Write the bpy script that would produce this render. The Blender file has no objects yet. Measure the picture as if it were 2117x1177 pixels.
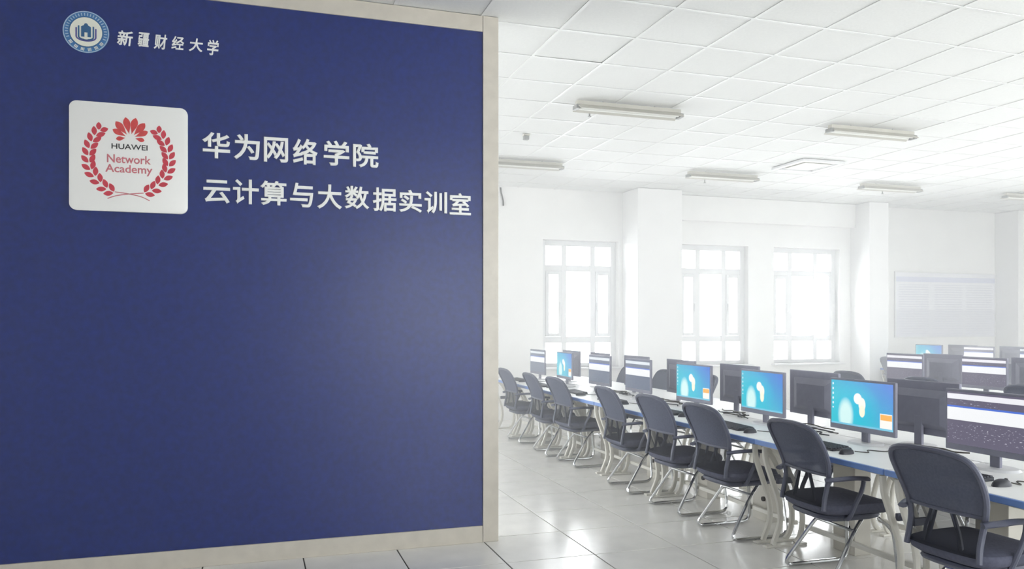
import bpy, bmesh, math, random
from mathutils import Vector, Matrix
random.seed(7)
S = bpy.context.scene
C = S.collection
PI = math.pi

# ------------------------------------------------------------------ camera, sky, light, exposure
FW, FH, FPX = 2117.0, 1177.0, 1650.0
HORIZON = 668.0
YAW = math.radians(17.918)
cam_d = bpy.data.cameras.new('camera')
cam = bpy.data.objects.new('camera', cam_d); C.objects.link(cam)
cam_d.sensor_fit = 'HORIZONTAL'; cam_d.sensor_width = 36.0
cam_d.lens = 36.0 * FPX / FW
cam_d.shift_y = (HORIZON - FH / 2) / FW
cam_d.clip_start = 0.05; cam_d.clip_end = 200
cam.location = (0, 0, 1.5)
cam.rotation_euler = (PI / 2, 0, -YAW)
S.camera = cam

EXPO = 1.92
SKY = 4.6
GLARE_HAZE = 0.065  # density of the added haze that stands in for window glare
world = bpy.data.worlds.new('sky'); S.world = world
world.use_nodes = True
wb = world.node_tree.nodes['Background']
wb.inputs['Color'].default_value = (0.93, 0.97, 1.0, 1)
wb.inputs['Strength'].default_value = SKY

S.view_settings.view_transform = 'Standard'
S.view_settings.look = 'None'
S.view_settings.exposure = EXPO
S.view_settings.gamma = 1.0
S.view_settings.use_curve_mapping = False
S.cycles.use_denoising = True
S.cycles.use_adaptive_sampling = True
S.cycles.adaptive_threshold = 0.02
S.cycles.max_bounces = 7
S.cycles.diffuse_bounces = 4
S.cycles.glossy_bounces = 4
S.cycles.transparent_max_bounces = 12
S.cycles.volume_bounces = 1
S.cycles.volume_step_rate = 4.0
S.cycles.volume_max_steps = 64
S.cycles.caustics_reflective = False
S.cycles.caustics_refractive = False
S.cycles.sample_clamp_indirect = 6.0

# room extents
X0, X1, Y0, Y1, ZC = -3.0, 15.3, -4.0, 11.72, 3.6
WALL_T = 0.28
FAR_WINDOWS = [(4.30, 5.60), (6.72, 8.03), (8.54, 9.92)]
SILL, HEAD = 0.80, 2.81
SIDE_SILL, SIDE_HEAD = 0.45, 3.2
ADDED_SIDE_WINDOWS = [(-3.6, -0.9), (-0.5, 2.2), (2.6, 5.3), (5.7, 8.0)]  # unseen openings added to brighten the near desks and floor
ADDED_LEFT_WINDOWS = [(6.2, 8.2), (8.9, 10.9)]                              # added in the left wall, hidden by the partition, to light the lab      # side ones likewise added: right wall, out of frame
UNSEEN_REAR_WINDOWS = [(1.9, 4.9), (6.0, 8.8), (9.8, 12.6)]       # unseen behind the camera; first read off the panel's sheen, others added for light


def portal(name, loc, rot, sx, sy):
    l = bpy.data.lights.new(name, 'AREA'); l.shape = 'RECTANGLE'; l.size = sx; l.size_y = sy
    l.cycles.is_portal = True
    o = bpy.data.objects.new(name, l); C.objects.link(o); o.location = loc; o.rotation_euler = rot
    return o


for a, b in FAR_WINDOWS:
    portal('daylight_opening', ((a + b) / 2, Y1 + WALL_T + 0.02, (SILL + HEAD) / 2), (-PI / 2, 0, 0), b - a, HEAD - SILL)
for a, b in ADDED_SIDE_WINDOWS:
    portal('daylight_opening', (X1 + WALL_T + 0.02, (a + b) / 2, (SIDE_SILL + SIDE_HEAD) / 2), (0, PI / 2, 0), SIDE_HEAD - SIDE_SILL, b - a)
for a, b in ADDED_LEFT_WINDOWS:
    portal('daylight_opening', (X0 - WALL_T - 0.02, (a + b) / 2, (SIDE_SILL + SIDE_HEAD) / 2), (0, -PI / 2, 0), SIDE_HEAD - SIDE_SILL, b - a)
for a, b in UNSEEN_REAR_WINDOWS:
    portal('daylight_opening', ((a + b) / 2, Y0 - WALL_T - 0.02, (SILL + HEAD) / 2), (PI / 2, 0, 0), b - a, HEAD - SILL)


# ------------------------------------------------------------------ helpers
def lin(c):
    c /= 255.0
    return c / 12.92 if c <= 0.04045 else ((c + 0.055) / 1.055) ** 2.4


def rgb(r, g, b):
    return (lin(r), lin(g), lin(b), 1.0)


def mat(name, col, rough=0.5, metal=0.0, spec=0.5, noise=0.0, nscale=8.0, bump=0.0, bscale=60.0, alpha=1.0, stretch=None, coat=0.0):
    m = bpy.data.materials.new(name); m.use_nodes = True
    nt = m.node_tree; p = nt.nodes['Principled BSDF']
    p.inputs['Base Color'].default_value = col
    p.inputs['Roughness'].default_value = rough
    p.inputs['Metallic'].default_value = metal
    p.inputs['Specular IOR Level'].default_value = spec
    p.inputs['Coat Weight'].default_value = coat
    p.inputs['Coat Roughness'].default_value = 0.1
    tc = nt.nodes.new('ShaderNodeTexCoord')
    src = tc.outputs['Object']
    if stretch:
        mp = nt.nodes.new('ShaderNodeMapping'); mp.inputs['Scale'].default_value = stretch
        nt.links.new(src, mp.inputs['Vector']); src = mp.outputs['Vector']
    if noise:
        n = nt.nodes.new('ShaderNodeTexNoise'); n.inputs['Scale'].default_value = nscale
        n.inputs['Detail'].default_value = 4
        nt.links.new(src, n.inputs['Vector'])
        r = nt.nodes.new('ShaderNodeMapRange')
        r.inputs['From Min'].default_value = 0.3; r.inputs['From Max'].default_value = 0.7
        r.inputs['To Min'].default_value = 1 - noise; r.inputs['To Max'].default_value = 1 + noise
        nt.links.new(n.outputs['Fac'], r.inputs['Value'])
        mx = nt.nodes.new('ShaderNodeVectorMath'); mx.operation = 'SCALE'
        mx.inputs[0].default_value = col[:3]
        nt.links.new(r.outputs['Result'], mx.inputs['Scale'])
        nt.links.new(mx.outputs['Vector'], p.inputs['Base Color'])
    if bump:
        n2 = nt.nodes.new('ShaderNodeTexNoise'); n2.inputs['Scale'].default_value = bscale
        nt.links.new(src, n2.inputs['Vector'])
        bp = nt.nodes.new('ShaderNodeBump'); bp.inputs['Strength'].default_value = bump
        bp.inputs['Distance'].default_value = 0.004
        nt.links.new(n2.outputs['Fac'], bp.inputs['Height'])
        nt.links.new(bp.outputs['Normal'], p.inputs['Normal'])
    if alpha < 1.0:
        t = nt.nodes.new('ShaderNodeBsdfTransparent'); ms = nt.nodes.new('ShaderNodeMixShader')
        ms.inputs['Fac'].default_value = alpha
        out = nt.nodes['Material Output']
        nt.links.new(t.outputs['BSDF'], ms.inputs[1]); nt.links.new(p.outputs['BSDF'], ms.inputs[2])
        nt.links.new(ms.outputs['Shader'], out.inputs['Surface'])
    return m


class MB:
    def __init__(self):
        self.v = []; self.f = []

    def add(self, vs, fs):
        o = len(self.v); self.v += [tuple(p) for p in vs]; self.f += [tuple(i + o for i in f) for f in fs]
        return self

    def box(self, x0, x1, y0, y1, z0, z1):
        vs = [(x, y, z) for x in (x0, x1) for y in (y0, y1) for z in (z0, z1)]
        return self.add(vs, [(0, 1, 3, 2), (4, 6, 7, 5), (0, 4, 5, 1), (2, 3, 7, 6), (0, 2, 6, 4), (1, 5, 7, 3)])

    def tube(self, pts, r, n=8, closed=False, rx=None):
        pts = [Vector(p) for p in pts]; m = len(pts); rings = []
        up = None
        for i, p in enumerate(pts):
            a = pts[(i - 1) % m] if (closed or i > 0) else p
            b = pts[(i + 1) % m] if (closed or i < m - 1) else p
            t = (b - a).normalized()
            if up is None:
                up = Vector((0, 1, 0)) if abs(t.y) < 0.9 else Vector((0, 0, 1))
            s = t.cross(up)
            if s.length < 1e-6: s = t.orthogonal()
            s.normalize(); up = s.cross(t).normalized()
            rr = r[i] if isinstance(r, (list, tuple)) else r
            ru = rx if rx else rr
            rings.append([p + s * rr * math.cos(2 * PI * k / n) + up * ru * math.sin(2 * PI * k / n) for k in range(n)])
        vs = [q for ring in rings for q in ring]; fs = []
        for i in range(m if closed else m - 1):
            j = (i + 1) % m
            for k in range(n):
                l = (k + 1) % n
                fs.append((i * n + k, i * n + l, j * n + l, j * n + k))
        if not closed:
            fs.append(tuple(range(n))[::-1]); fs.append(tuple((m - 1) * n + k for k in range(n)))
        return self.add(vs, fs)

    def cyl(self, c, r, h, axis='z', n=20, r2=None):
        r2 = r if r2 is None else r2
        vs = []
        for q, rr in ((0, r), (h, r2)):
            for k in range(n):
                a = 2 * PI * k / n; u, v = rr * math.cos(a), rr * math.sin(a)
                if axis == 'z': vs.append((c[0] + u, c[1] + v, c[2] + q))
                elif axis == 'y': vs.append((c[0] + u, c[1] + q, c[2] + v))
                else: vs.append((c[0] + q, c[1] + u, c[2] + v))
        fs = [tuple(range(n)), tuple(range(n, 2 * n))]
        fs += [(k, (k + 1) % n, n + (k + 1) % n, n + k) for k in range(n)]
        return self.add(vs, fs)

    def prism_xz(self, poly, y0, y1):
        n = len(poly)
        vs = [(x, y0, z) for x, z in poly] + [(x, y1, z) for x, z in poly]
        fs = [tuple(range(n)), tuple(range(2 * n - 1, n - 1, -1))]
        fs += [(k, n + k, n + (k + 1) % n, (k + 1) % n) for k in range(n)]
        return self.add(vs, fs)

    def prism_yz(self, poly, x0, x1):
        n = len(poly)
        vs = [(x0, y, z) for y, z in poly] + [(x1, y, z) for y, z in poly]
        fs = [tuple(range(n)), tuple(range(2 * n - 1, n - 1, -1))]
        fs += [(k, n + k, n + (k + 1) % n, (k + 1) % n) for k in range(n)]
        return self.add(vs, fs)

    def mesh(self, name, m, smooth=False, bevel=0.0, seg=2):
        me = bpy.data.meshes.new(name)
        me.from_pydata(self.v, [], self.f)
        bm = bmesh.new(); bm.from_mesh(me)
        bmesh.ops.recalc_face_normals(bm, faces=bm.faces)
        if bevel:
            ed = [e for e in bm.edges if len(e.link_faces) == 2 and e.calc_face_angle(0) > 0.6]
            bmesh.ops.bevel(bm, geom=ed, offset=bevel, segments=seg, profile=0.5, affect='EDGES', clamp_overlap=True)
        bm.to_mesh(me); bm.free()
        if smooth:
            for p in me.polygons: p.use_smooth = True
            try: me.set_sharp_from_angle(angle=math.radians(40))
            except Exception: pass
        if m: me.materials.append(m)
        return me

    def build(self, name, m, parent=None, smooth=False, bevel=0.0, seg=2):
        return link(name, self.mesh(name, m, smooth, bevel, seg), parent)


def link(name, me, parent=None, loc=None):
    o = bpy.data.objects.new(name, me); C.objects.link(o)
    if parent: o.parent = parent
    if loc: o.location = loc
    return o


def tag(o, label, cat, group=None):
    o['label'] = label; o['category'] = cat
    if group: o['group'] = group
    return o


def thing(name, label, cat, loc=(0, 0, 0), rz=0.0, group=None):
    o = bpy.data.objects.new(name, None); C.objects.link(o)
    o.empty_display_size = 0.1
    o.location = loc; o.rotation_euler = (0, 0, rz)
    return tag(o, label, cat, group)


def copy_tree(o, parent=None):
    c = o.copy(); C.objects.link(c)
    if parent: c.parent = parent
    for ch in o.children: copy_tree(ch, c)
    return c


def fillet(pts, r, seg=5):
    pts = [Vector(p) for p in pts]; out = [pts[0]]
    for i in range(1, len(pts) - 1):
        p = pts[i]; a = (pts[i - 1] - p); b = (pts[i + 1] - p)
        d = min(r, a.length * 0.49, b.length * 0.49)
        A = p + a.normalized() * d; B = p + b.normalized() * d
        for k in range(seg + 1):
            t = k / seg
            out.append(A * (1 - t) ** 2 + p * 2 * t * (1 - t) + B * t * t)
    out.append(pts[-1])
    return out


def smooth_path(pts, n=6):
    pts = [Vector(p) for p in pts]; out = []
    for i in range(len(pts) - 1):
        p0 = pts[max(i - 1, 0)]; p1 = pts[i]; p2 = pts[i + 1]; p3 = pts[min(i + 2, len(pts) - 1)]
        for k in range(n):
            t = k / n
            out.append(0.5 * ((2 * p1) + (p2 - p0) * t + (2 * p0 - 5 * p1 + 4 * p2 - p3) * t * t + (3 * p1 - p0 - 3 * p2 + p3) * t ** 3))
    out.append(pts[-1])
    return out


def structure(o):
    o['kind'] = 'structure'
    return o


ORD = ['nearest', 'second', 'third', 'fourth', 'fifth', 'sixth', 'seventh', 'eighth', 'ninth', 'tenth']

# ------------------------------------------------------------------ materials
M = {}
M['wall'] = mat('wall_paint', rgb(240, 239, 237), 0.75, noise=0.015, nscale=3, bump=0.05, bscale=120)
M['pillar'] = mat('pillar_paint', rgb(236, 235, 234), 0.75, noise=0.015, nscale=3)
M['ceiling_tile'] = mat('mineral_fibre_tile', rgb(238, 238, 236), 0.85, noise=0.03, nscale=60, bump=0.12, bscale=180)
M['grid'] = mat('ceiling_grid_metal', rgb(240, 240, 238), 0.45, noise=0.01)
M['plenum'] = mat('dark_joint', rgb(160, 160, 154), 0.9, noise=0.05)
M['grout'] = mat('floor_joint', rgb(62, 60, 54), 0.8, noise=0.1, nscale=30)
M['tile'] = mat('polished_floor_tile', rgb(243, 241, 236), 0.20, spec=0.9, noise=0.05, nscale=5)
M['beige'] = mat('beige_stone_trim', rgb(206, 199, 186), 0.35, noise=0.05, nscale=14)
M['blue'] = mat('blue_vinyl_panel', rgb(19, 41, 110), 0.36, spec=0.48, noise=0.16, nscale=26, bump=0.04, bscale=200)
M['letter'] = mat('white_acrylic_letters', rgb(244, 244, 240), 0.35, noise=0.01)
M['plaque'] = mat('white_acrylic_plaque', rgb(250, 249, 245), 0.25, noise=0.01, nscale=3)
M['red'] = mat('red_print', rgb(206, 62, 78), 0.4, noise=0.12, nscale=60)
M['petal'] = mat('coral_red_print', rgb(212, 74, 74), 0.4, noise=0.10, nscale=60)
M['pink'] = mat('dusty_red_print', rgb(206, 116, 124), 0.4, noise=0.06, nscale=60)
M['black_print'] = mat('black_print', rgb(40, 42, 40), 0.45, noise=0.05, nscale=60)
M['seal_blue'] = mat('seal_blue', rgb(62, 118, 172), 0.4, noise=0.12, nscale=50)
M['seal_dark'] = mat('seal_dark_blue', rgb(42, 96, 140), 0.4, noise=0.1, nscale=50)
M['seal_violet'] = mat('seal_violet', rgb(86, 84, 150), 0.4, noise=0.1, nscale=50)
M['seal_cream'] = mat('seal_cream', rgb(238, 238, 222), 0.4, noise=0.01)
M['seal_pale'] = mat('seal_pale_blue', rgb(170, 192, 212), 0.4, noise=0.05, nscale=50)
M['white_metal'] = mat('white_enamel', rgb(226, 223, 214), 0.35, noise=0.02)
M['lamp_body'] = mat('lamp_enamel', rgb(194, 191, 181), 0.4, noise=0.03)
M['lamp_tube'] = mat('unlit_fluorescent_tube', rgb(238, 238, 232), 0.25, noise=0.01)
M['grey_plastic'] = mat('grey_plastic', rgb(150, 150, 148), 0.45, noise=0.03)
M['pvc'] = mat('white_window_frame', rgb(226, 226, 226), 0.4, noise=0.01)
M['desk_top'] = mat('white_laminate', rgb(246, 246, 245), 0.45, spec=0.3, noise=0.02, nscale=4)
M['desk_edge'] = mat('blue_edge_band', rgb(122, 154, 214), 0.3, noise=0.06, nscale=10)
M['post'] = mat('warm_grey_post', rgb(204, 200, 190), 0.45, noise=0.03)
M['black_plastic'] = mat('black_plastic', rgb(88, 91, 108), 0.42, noise=0.06, nscale=20)
M['black_fabric'] = mat('black_fabric', rgb(92, 94, 110), 0.85, spec=0.25, noise=0.12, nscale=60, bump=0.2, bscale=350)
M['mesh'] = mat('black_mesh_fabric', rgb(96, 100, 117), 0.8, spec=0.2, noise=0.1, nscale=80, alpha=0.88)
M['mesh_open'] = mat('open_black_mesh', rgb(48, 50, 56), 0.8, spec=0.2, noise=0.1, nscale=80, alpha=0.42)
M['chrome'] = mat('chrome_tube', (0.62, 0.63, 0.64, 1), 0.14, metal=1.0, noise=0.04)
M['monitor'] = mat('dark_grey_monitor_plastic', rgb(136, 136, 150), 0.5, noise=0.05, nscale=20)
M['silver'] = mat('silver_plastic', rgb(212, 212, 214), 0.35, noise=0.03, nscale=20)
M['rubber'] = mat('black_rubber', rgb(40, 36, 38), 0.7, noise=0.05)
M['keycap'] = mat('dark_keycaps', rgb(58, 60, 68), 0.5, noise=0.08, nscale=40)
M['keyframe'] = mat('keyboard_shell', rgb(44, 46, 54), 0.45, noise=0.05)
M['paper'] = mat('white_paper', rgb(238, 238, 236), 0.7, noise=0.02)
M['cable'] = mat('dark_cable', rgb(70, 66, 60), 0.6, noise=0.05)

# window pane: thin clear glass with a weak mirror
m = bpy.data.materials.new('window_glass'); m.use_nodes = True; nt = m.node_tree
for n in list(nt.nodes):
    if n.type != 'OUTPUT_MATERIAL': nt.nodes.remove(n)
tr = nt.nodes.new('ShaderNodeBsdfTransparent'); tr.inputs['Color'].default_value = (0.98, 0.98, 0.98, 1)
gl = nt.nodes.new('ShaderNodeBsdfGlossy'); gl.inputs['Roughness'].default_value = 0.03
fr = nt.nodes.new('ShaderNodeFresnel'); fr.inputs['IOR'].default_value = 1.35
ms = nt.nodes.new('ShaderNodeMixShader')
nt.links.new(fr.outputs[0], ms.inputs['Fac']); nt.links.new(tr.outputs[0], ms.inputs[1]); nt.links.new(gl.outputs[0], ms.inputs[2])
nt.links.new(ms.outputs[0], nt.nodes['Material Output'].inputs['Surface'])
M['glass'] = m


# --- screens (flat print that gives off light); UV: u to the viewer's right, v up
class NG:
    def __init__(self, name, strength):
        self.m = bpy.data.materials.new(name); self.m.use_nodes = True
        self.nt = self.m.node_tree; self.p = self.nt.nodes['Principled BSDF']
        self.p.inputs['Base Color'].default_value = (0.01, 0.01, 0.012, 1)
        self.p.inputs['Roughness'].default_value = 0.22
        self.p.inputs['Emission Strength'].default_value = strength
        tc = self.nt.nodes.new('ShaderNodeTexCoord'); sp = self.nt.nodes.new('ShaderNodeSeparateXYZ')
        self.uv = tc.outputs['UV']
        self.nt.links.new(self.uv, sp.inputs[0]); self.u = sp.outputs[0]; self.v = sp.outputs[1]

    def math(self, op, a, b=None, clamp=False):
        n = self.nt.nodes.new('ShaderNodeMath'); n.operation = op; n.use_clamp = clamp
        for i, q in enumerate((a, b)):
            if q is None: continue
            if isinstance(q, (int, float)): n.inputs[i].default_value = q
            else: self.nt.links.new(q, n.inputs[i])
        return n.outputs[0]

    def span(self, s, a, b):
        return self.math('MULTIPLY', self.math('GREATER_THAN', s, a), self.math('LESS_THAN', s, b))

    def rect(self, u0, u1, v0, v1):
        return self.math('MULTIPLY', self.span(self.u, u0, u1), self.span(self.v, v0, v1))

    def blob(self, cu, cv, ru, rv, soft=1.0):
        a = self.math('DIVIDE', self.math('SUBTRACT', self.u, cu), ru)
        b = self.math('DIVIDE', self.math('SUBTRACT', self.v, cv), rv)
        d = self.math('ADD', self.math('MULTIPLY', a, a), self.math('MULTIPLY', b, b))
        return self.math('MULTIPLY', self.math('SUBTRACT', 1.0, d), soft, clamp=True)

    def mix(self, fac, a, b):
        n = self.nt.nodes.new('ShaderNodeMix'); n.data_type = 'RGBA'
        if isinstance(fac, (int, float)): n.inputs[0].default_value = fac
        else: self.nt.links.new(fac, n.inputs[0])
        for i, q in ((6, a), (7, b)):
            if isinstance(q, tuple): n.inputs[i].default_value = q
            else: self.nt.links.new(q, n.inputs[i])
        return n.outputs[2]

    def done(self, col):
        self.nt.links.new(col, self.p.inputs['Emission Color'])
        return self.m


SCR = 1.0 / 2 ** EXPO


def screen_desktop(popup):
    g = NG('screen_desktop_popup' if popup else 'screen_desktop', SCR)
    d = g.math('SUBTRACT', g.math('ADD', g.math('MULTIPLY', g.u, 0.85), g.math('MULTIPLY', g.v, 0.65)), 0.45, clamp=True)
    c = g.mix(d, rgb(52, 196, 214), rgb(72, 124, 216))
    c = g.mix(g.blob(0.40, 0.45, 0.42, 0.55, 0.8), c, rgb(52, 196, 226))
    c = g.mix(g.blob(0.25, 0.22, 0.14, 0.42, 1.5), c, rgb(214, 248, 246))
    c = g.mix(g.blob(0.45, 0.62, 0.07, 0.13, 4.0), c, rgb(250, 250, 246))
    c = g.mix(g.blob(0.52, 0.50, 0.06, 0.16, 4.0), c, rgb(250, 250, 240))
    c = g.mix(g.blob(0.52, 0.35, 0.05, 0.14, 4.0), c, rgb(250, 250, 224))
    ic = g.math('MULTIPLY', g.span(g.u, 0.02, 0.045), g.math('LESS_THAN', g.math('FRACT', g.math('MULTIPLY', g.v, 9.0)), 0.45))
    ic = g.math('MULTIPLY', ic, g.math('GREATER_THAN', g.v, 0.35))
    c = g.mix(ic, c, rgb(224, 240, 248))
    c = g.mix(g.rect(0.0, 1.0, 0.0, 0.04), c, rgb(120, 198, 226))
    if popup:
        c = g.mix(g.rect(0.80, 0.985, 0.045, 0.36), c, rgb(250, 246, 240))
        c = g.mix(g.rect(0.81, 0.98, 0.22, 0.34), c, rgb(250, 180, 84))
    return g.done(c)


def screen_window(name, top, dark, seed):
    g = NG(name, SCR)
    nz = g.nt.nodes.new('ShaderNodeTexNoise'); nz.inputs['Scale'].default_value = 1.0; nz.inputs['Detail'].default_value = 2
    mp = g.nt.nodes.new('ShaderNodeMapping'); mp.inputs['Scale'].default_value = (26, 60, 1); mp.inputs['Location'].default_value = (seed, seed * 2, 0)
    g.nt.links.new(g.uv, mp.inputs['Vector']); g.nt.links.new(mp.outputs[0], nz.inputs['Vector'])
    spk = g.math('GREATER_THAN', nz.outputs['Fac'], 0.66)
    c = g.mix(g.math('MULTIPLY', spk, g.span(g.v, 0.10, 0.40)), dark, rgb(214, 212, 226))
    c = g.mix(g.rect(0.0, 1.0, 0.86, 0.96), c, top)
    c = g.mix(g.math('MULTIPLY', spk, g.rect(0.03, 0.6, 0.74, 0.86)), c, rgb(200, 198, 214))
    c = g.mix(g.rect(0.0, 1.0, 0.70, 0.735), c, rgb(86, 120, 214))
    c = g.mix(g.rect(0.0, 1.0, 0.46, 0.70), c, rgb(246, 248, 250))
    return g.done(c)


M['scr_desk'] = screen_desktop(False)
M['scr_popup'] = screen_desktop(True)
M['scr_win'] = screen_window('screen_window', rgb(240, 240, 246), rgb(106, 102, 120), 3.1)
M['scr_win2'] = screen_window('screen_window_pale', rgb(226, 234, 240), rgb(106, 116, 136), 7.7)

# ------------------------------------------------------------------ setting: floor
TS = 0.6
floor = structure(MB().box(X0 - WALL_T, X1 + WALL_T, Y0 - WALL_T, Y1 + WALL_T, -0.12, -0.006).build('floor', M['grout']))
CD = Vector((math.sin(YAW), math.cos(YAW))); CR = Vector((math.cos(YAW), -math.sin(YAW)))


def seen(x, y, z=0.0):
    p = Vector((x, y)); t = p.dot(CD)
    if t < 0.4: return False, 99
    px = FW / 2 + FPX * p.dot(CR) / t; py = HORIZON + FPX * (1.5 - z) / t
    ok = -160 < px < FW + 160 and -140 < py < FH + 140
    if y > 5.4 and px < 985: ok = False
    return ok, t


def tile_mesh(name, sx, sy, h, m, bev):
    b = MB()
    x, y = sx / 2, sy / 2
    b.add([(-x, -y, 0), (x, -y, 0), (x, y, 0), (-x, y, 0),
           (-x, -y, h - bev), (x, -y, h - bev), (x, y, h - bev), (-x, y, h - bev),
           (-x + bev, -y + bev, h), (x - bev, -y + bev, h), (x - bev, y - bev, h), (-x + bev, y - bev, h)],
          [(0, 3, 2, 1), (8, 9, 10, 11)] + [(k, (k + 1) % 4, 4 + (k + 1) % 4, 4 + k) for k in range(4)]
          + [(4 + k, 4 + (k + 1) % 4, 8 + (k + 1) % 4, 8 + k) for k in range(4)])
    return b.mesh(name, m), b


cells = []
for i in range(int((X0 - 0.3) / TS) - 1, 40):
    for j in range(-20, 20):
        xa, ya = 0.3 + i * TS, 4.756 + j * TS
        x0, x1, y0, y1 = max(xa, X0), min(xa + TS, X1), max(ya, Y0), min(ya + TS, Y1)
        if x1 - x0 < 0.03 or y1 - y0 < 0.03: continue
        cells.append((x0, x1, y0, y1))


def split_cells(z):
    s = []
    for c in cells_now:
        ok, t = seen((c[0] + c[1]) / 2, (c[2] + c[3]) / 2, z)
        s.append((0 if ok else 1, t, c))
    s.sort(key=lambda q: (q[0], q[1]))
    return [q[2] for q in s[:300] if q[0] == 0], [q[2] for q in s if q[0] == 1] + [q[2] for q in s[300:] if q[0] == 0]


cells_now = cells
near, rest = split_cells(0.0)
GAP = 0.004
cache = {}
for c in near:
    sx, sy = round(c[1] - c[0] - 2 * GAP, 4), round(c[3] - c[2] - 2 * GAP, 4)
    if (sx, sy) not in cache: cache[(sx, sy)] = tile_mesh('tile', sx, sy, 0.012, M['tile'], 0.0015)[0]
    link('tile', cache[(sx, sy)], floor, ((c[0] + c[1]) / 2, (c[2] + c[3]) / 2, -0.012))
b = MB()
for c in rest: b.box(c[0] + GAP, c[1] - GAP, c[2] + GAP, c[3] - GAP, -0.012, 0.0)
o = b.build('tile_field', M['tile'], floor); o['kind'] = 'stuff'

# ------------------------------------------------------------------ ceiling
ceiling = structure(MB().box(X0 - WALL_T, X1 + WALL_T, Y0 - WALL_T, Y1 + WALL_T, ZC + 0.05, ZC + 0.15).build('ceiling', M['plenum']))
cells_c = []
XL = [1.487 + i * TS for i in range(-12, 30)]; YL = [5.33 + j * TS for j in range(-20, 15)]
for xa in XL:
    for ya in YL:
        x0, x1, y0, y1 = max(xa, X0), min(xa + TS, X1), max(ya, Y0), min(ya + TS, Y1)
        if x1 - x0 < 0.04 or y1 - y0 < 0.04: continue
        cells_c.append((x0, x1, y0, y1))
cells_now = cells_c
near, rest = split_cells(ZC)
cache = {}
G2 = 0.009
for c in near:
    sx, sy = round(c[1] - c[0] - 2 * G2, 4), round(c[3] - c[2] - 2 * G2, 4)
    if (sx, sy) not in cache: cache[(sx, sy)] = MB().box(-sx / 2, sx / 2, -sy / 2, sy / 2, 0, 0.014).mesh('ceiling_tile', M['ceiling_tile'])
    t = link('ceiling_tile', cache[(sx, sy)], ceiling, ((c[0] + c[1]) / 2, (c[2] + c[3]) / 2, ZC + 0.004))
    if abs(c[0] - 2.087) < 0.05 and abs(c[2] - 5.33) < 0.05:       # one tile has slipped off its ledge
        t.rotation_euler = (0.0, -0.006, 0.008); t.location.z += 0.002
b = MB()
for c in rest: b.box(c[0] + G2, c[1] - G2, c[2] + G2, c[3] - G2, ZC + 0.004, ZC + 0.018)
o = b.build('ceiling_tile_field', M['ceiling_tile'], ceiling); o['kind'] = 'stuff'
for x in XL:
    if X0 < x < X1: MB().box(x - 0.012, x + 0.012, Y0, Y1, ZC - 0.001, ZC + 0.003).build('grid_bar', M['grid'], ceiling)
for y in YL:
    if Y0 < y < Y1: MB().box(X0, X1, y - 0.012, y + 0.012, ZC - 0.0016, ZC + 0.0024).build('grid_bar', M['grid'], ceiling)


# ------------------------------------------------------------------ walls
def wall_along_x(name, y0, y1, openings):
    b = MB(); zt = ZC + 0.05; xs = X0 - WALL_T
    for a, c in openings:
        b.box(xs, a, y0, y1, 0, zt); b.box(a, c, y0, y1, 0, SILL); b.box(a, c, y0, y1, HEAD, zt); xs = c
    b.box(xs, X1 + WALL_T, y0, y1, 0, zt)
    return structure(b.build(name, M['wall']))


wall_along_x('wall_back', Y1, Y1 + WALL_T, FAR_WINDOWS)
wall_along_x('wall_front', Y0 - WALL_T, Y0, UNSEEN_REAR_WINDOWS)
b = MB(); ys = Y0
for a, c in ADDED_SIDE_WINDOWS:
    b.box(X1, X1 + WALL_T, ys, a, 0, ZC + 0.05); b.box(X1, X1 + WALL_T, a, c, 0, SIDE_SILL); b.box(X1, X1 + WALL_T, a, c, SIDE_HEAD, ZC + 0.05); ys = c
b.box(X1, X1 + WALL_T, ys, Y1, 0, ZC + 0.05)
structure(b.build('wall_right', M['wall']))
b = MB(); ys = Y0
for a, c in ADDED_LEFT_WINDOWS:
    b.box(X0 - WALL_T, X0, ys, a, 0, ZC + 0.05); b.box(X0 - WALL_T, X0, a, c, 0, SIDE_SILL); b.box(X0 - WALL_T, X0, a, c, SIDE_HEAD, ZC + 0.05); ys = c
b.box(X0 - WALL_T, X0, ys, Y1, 0, ZC + 0.05)
structure(b.build('wall_left', M['wall']))

# pillars and beam at the window wall
for n, (a, c, d) in enumerate([(5.66, 6.44, 0.55), (10.15, 10.56, 0.47), (13.52, 14.2, 0.5)]):
    structure(MB().box(a, c, Y1 - d, Y1, 0, ZC).build('wall_pillar', M['pillar'], bevel=0.008))
structure(MB().box(6.44, 10.15, Y1 - 0.14, Y1, 3.19, ZC).build('ceiling_beam', M['wall'], bevel=0.005))


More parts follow.
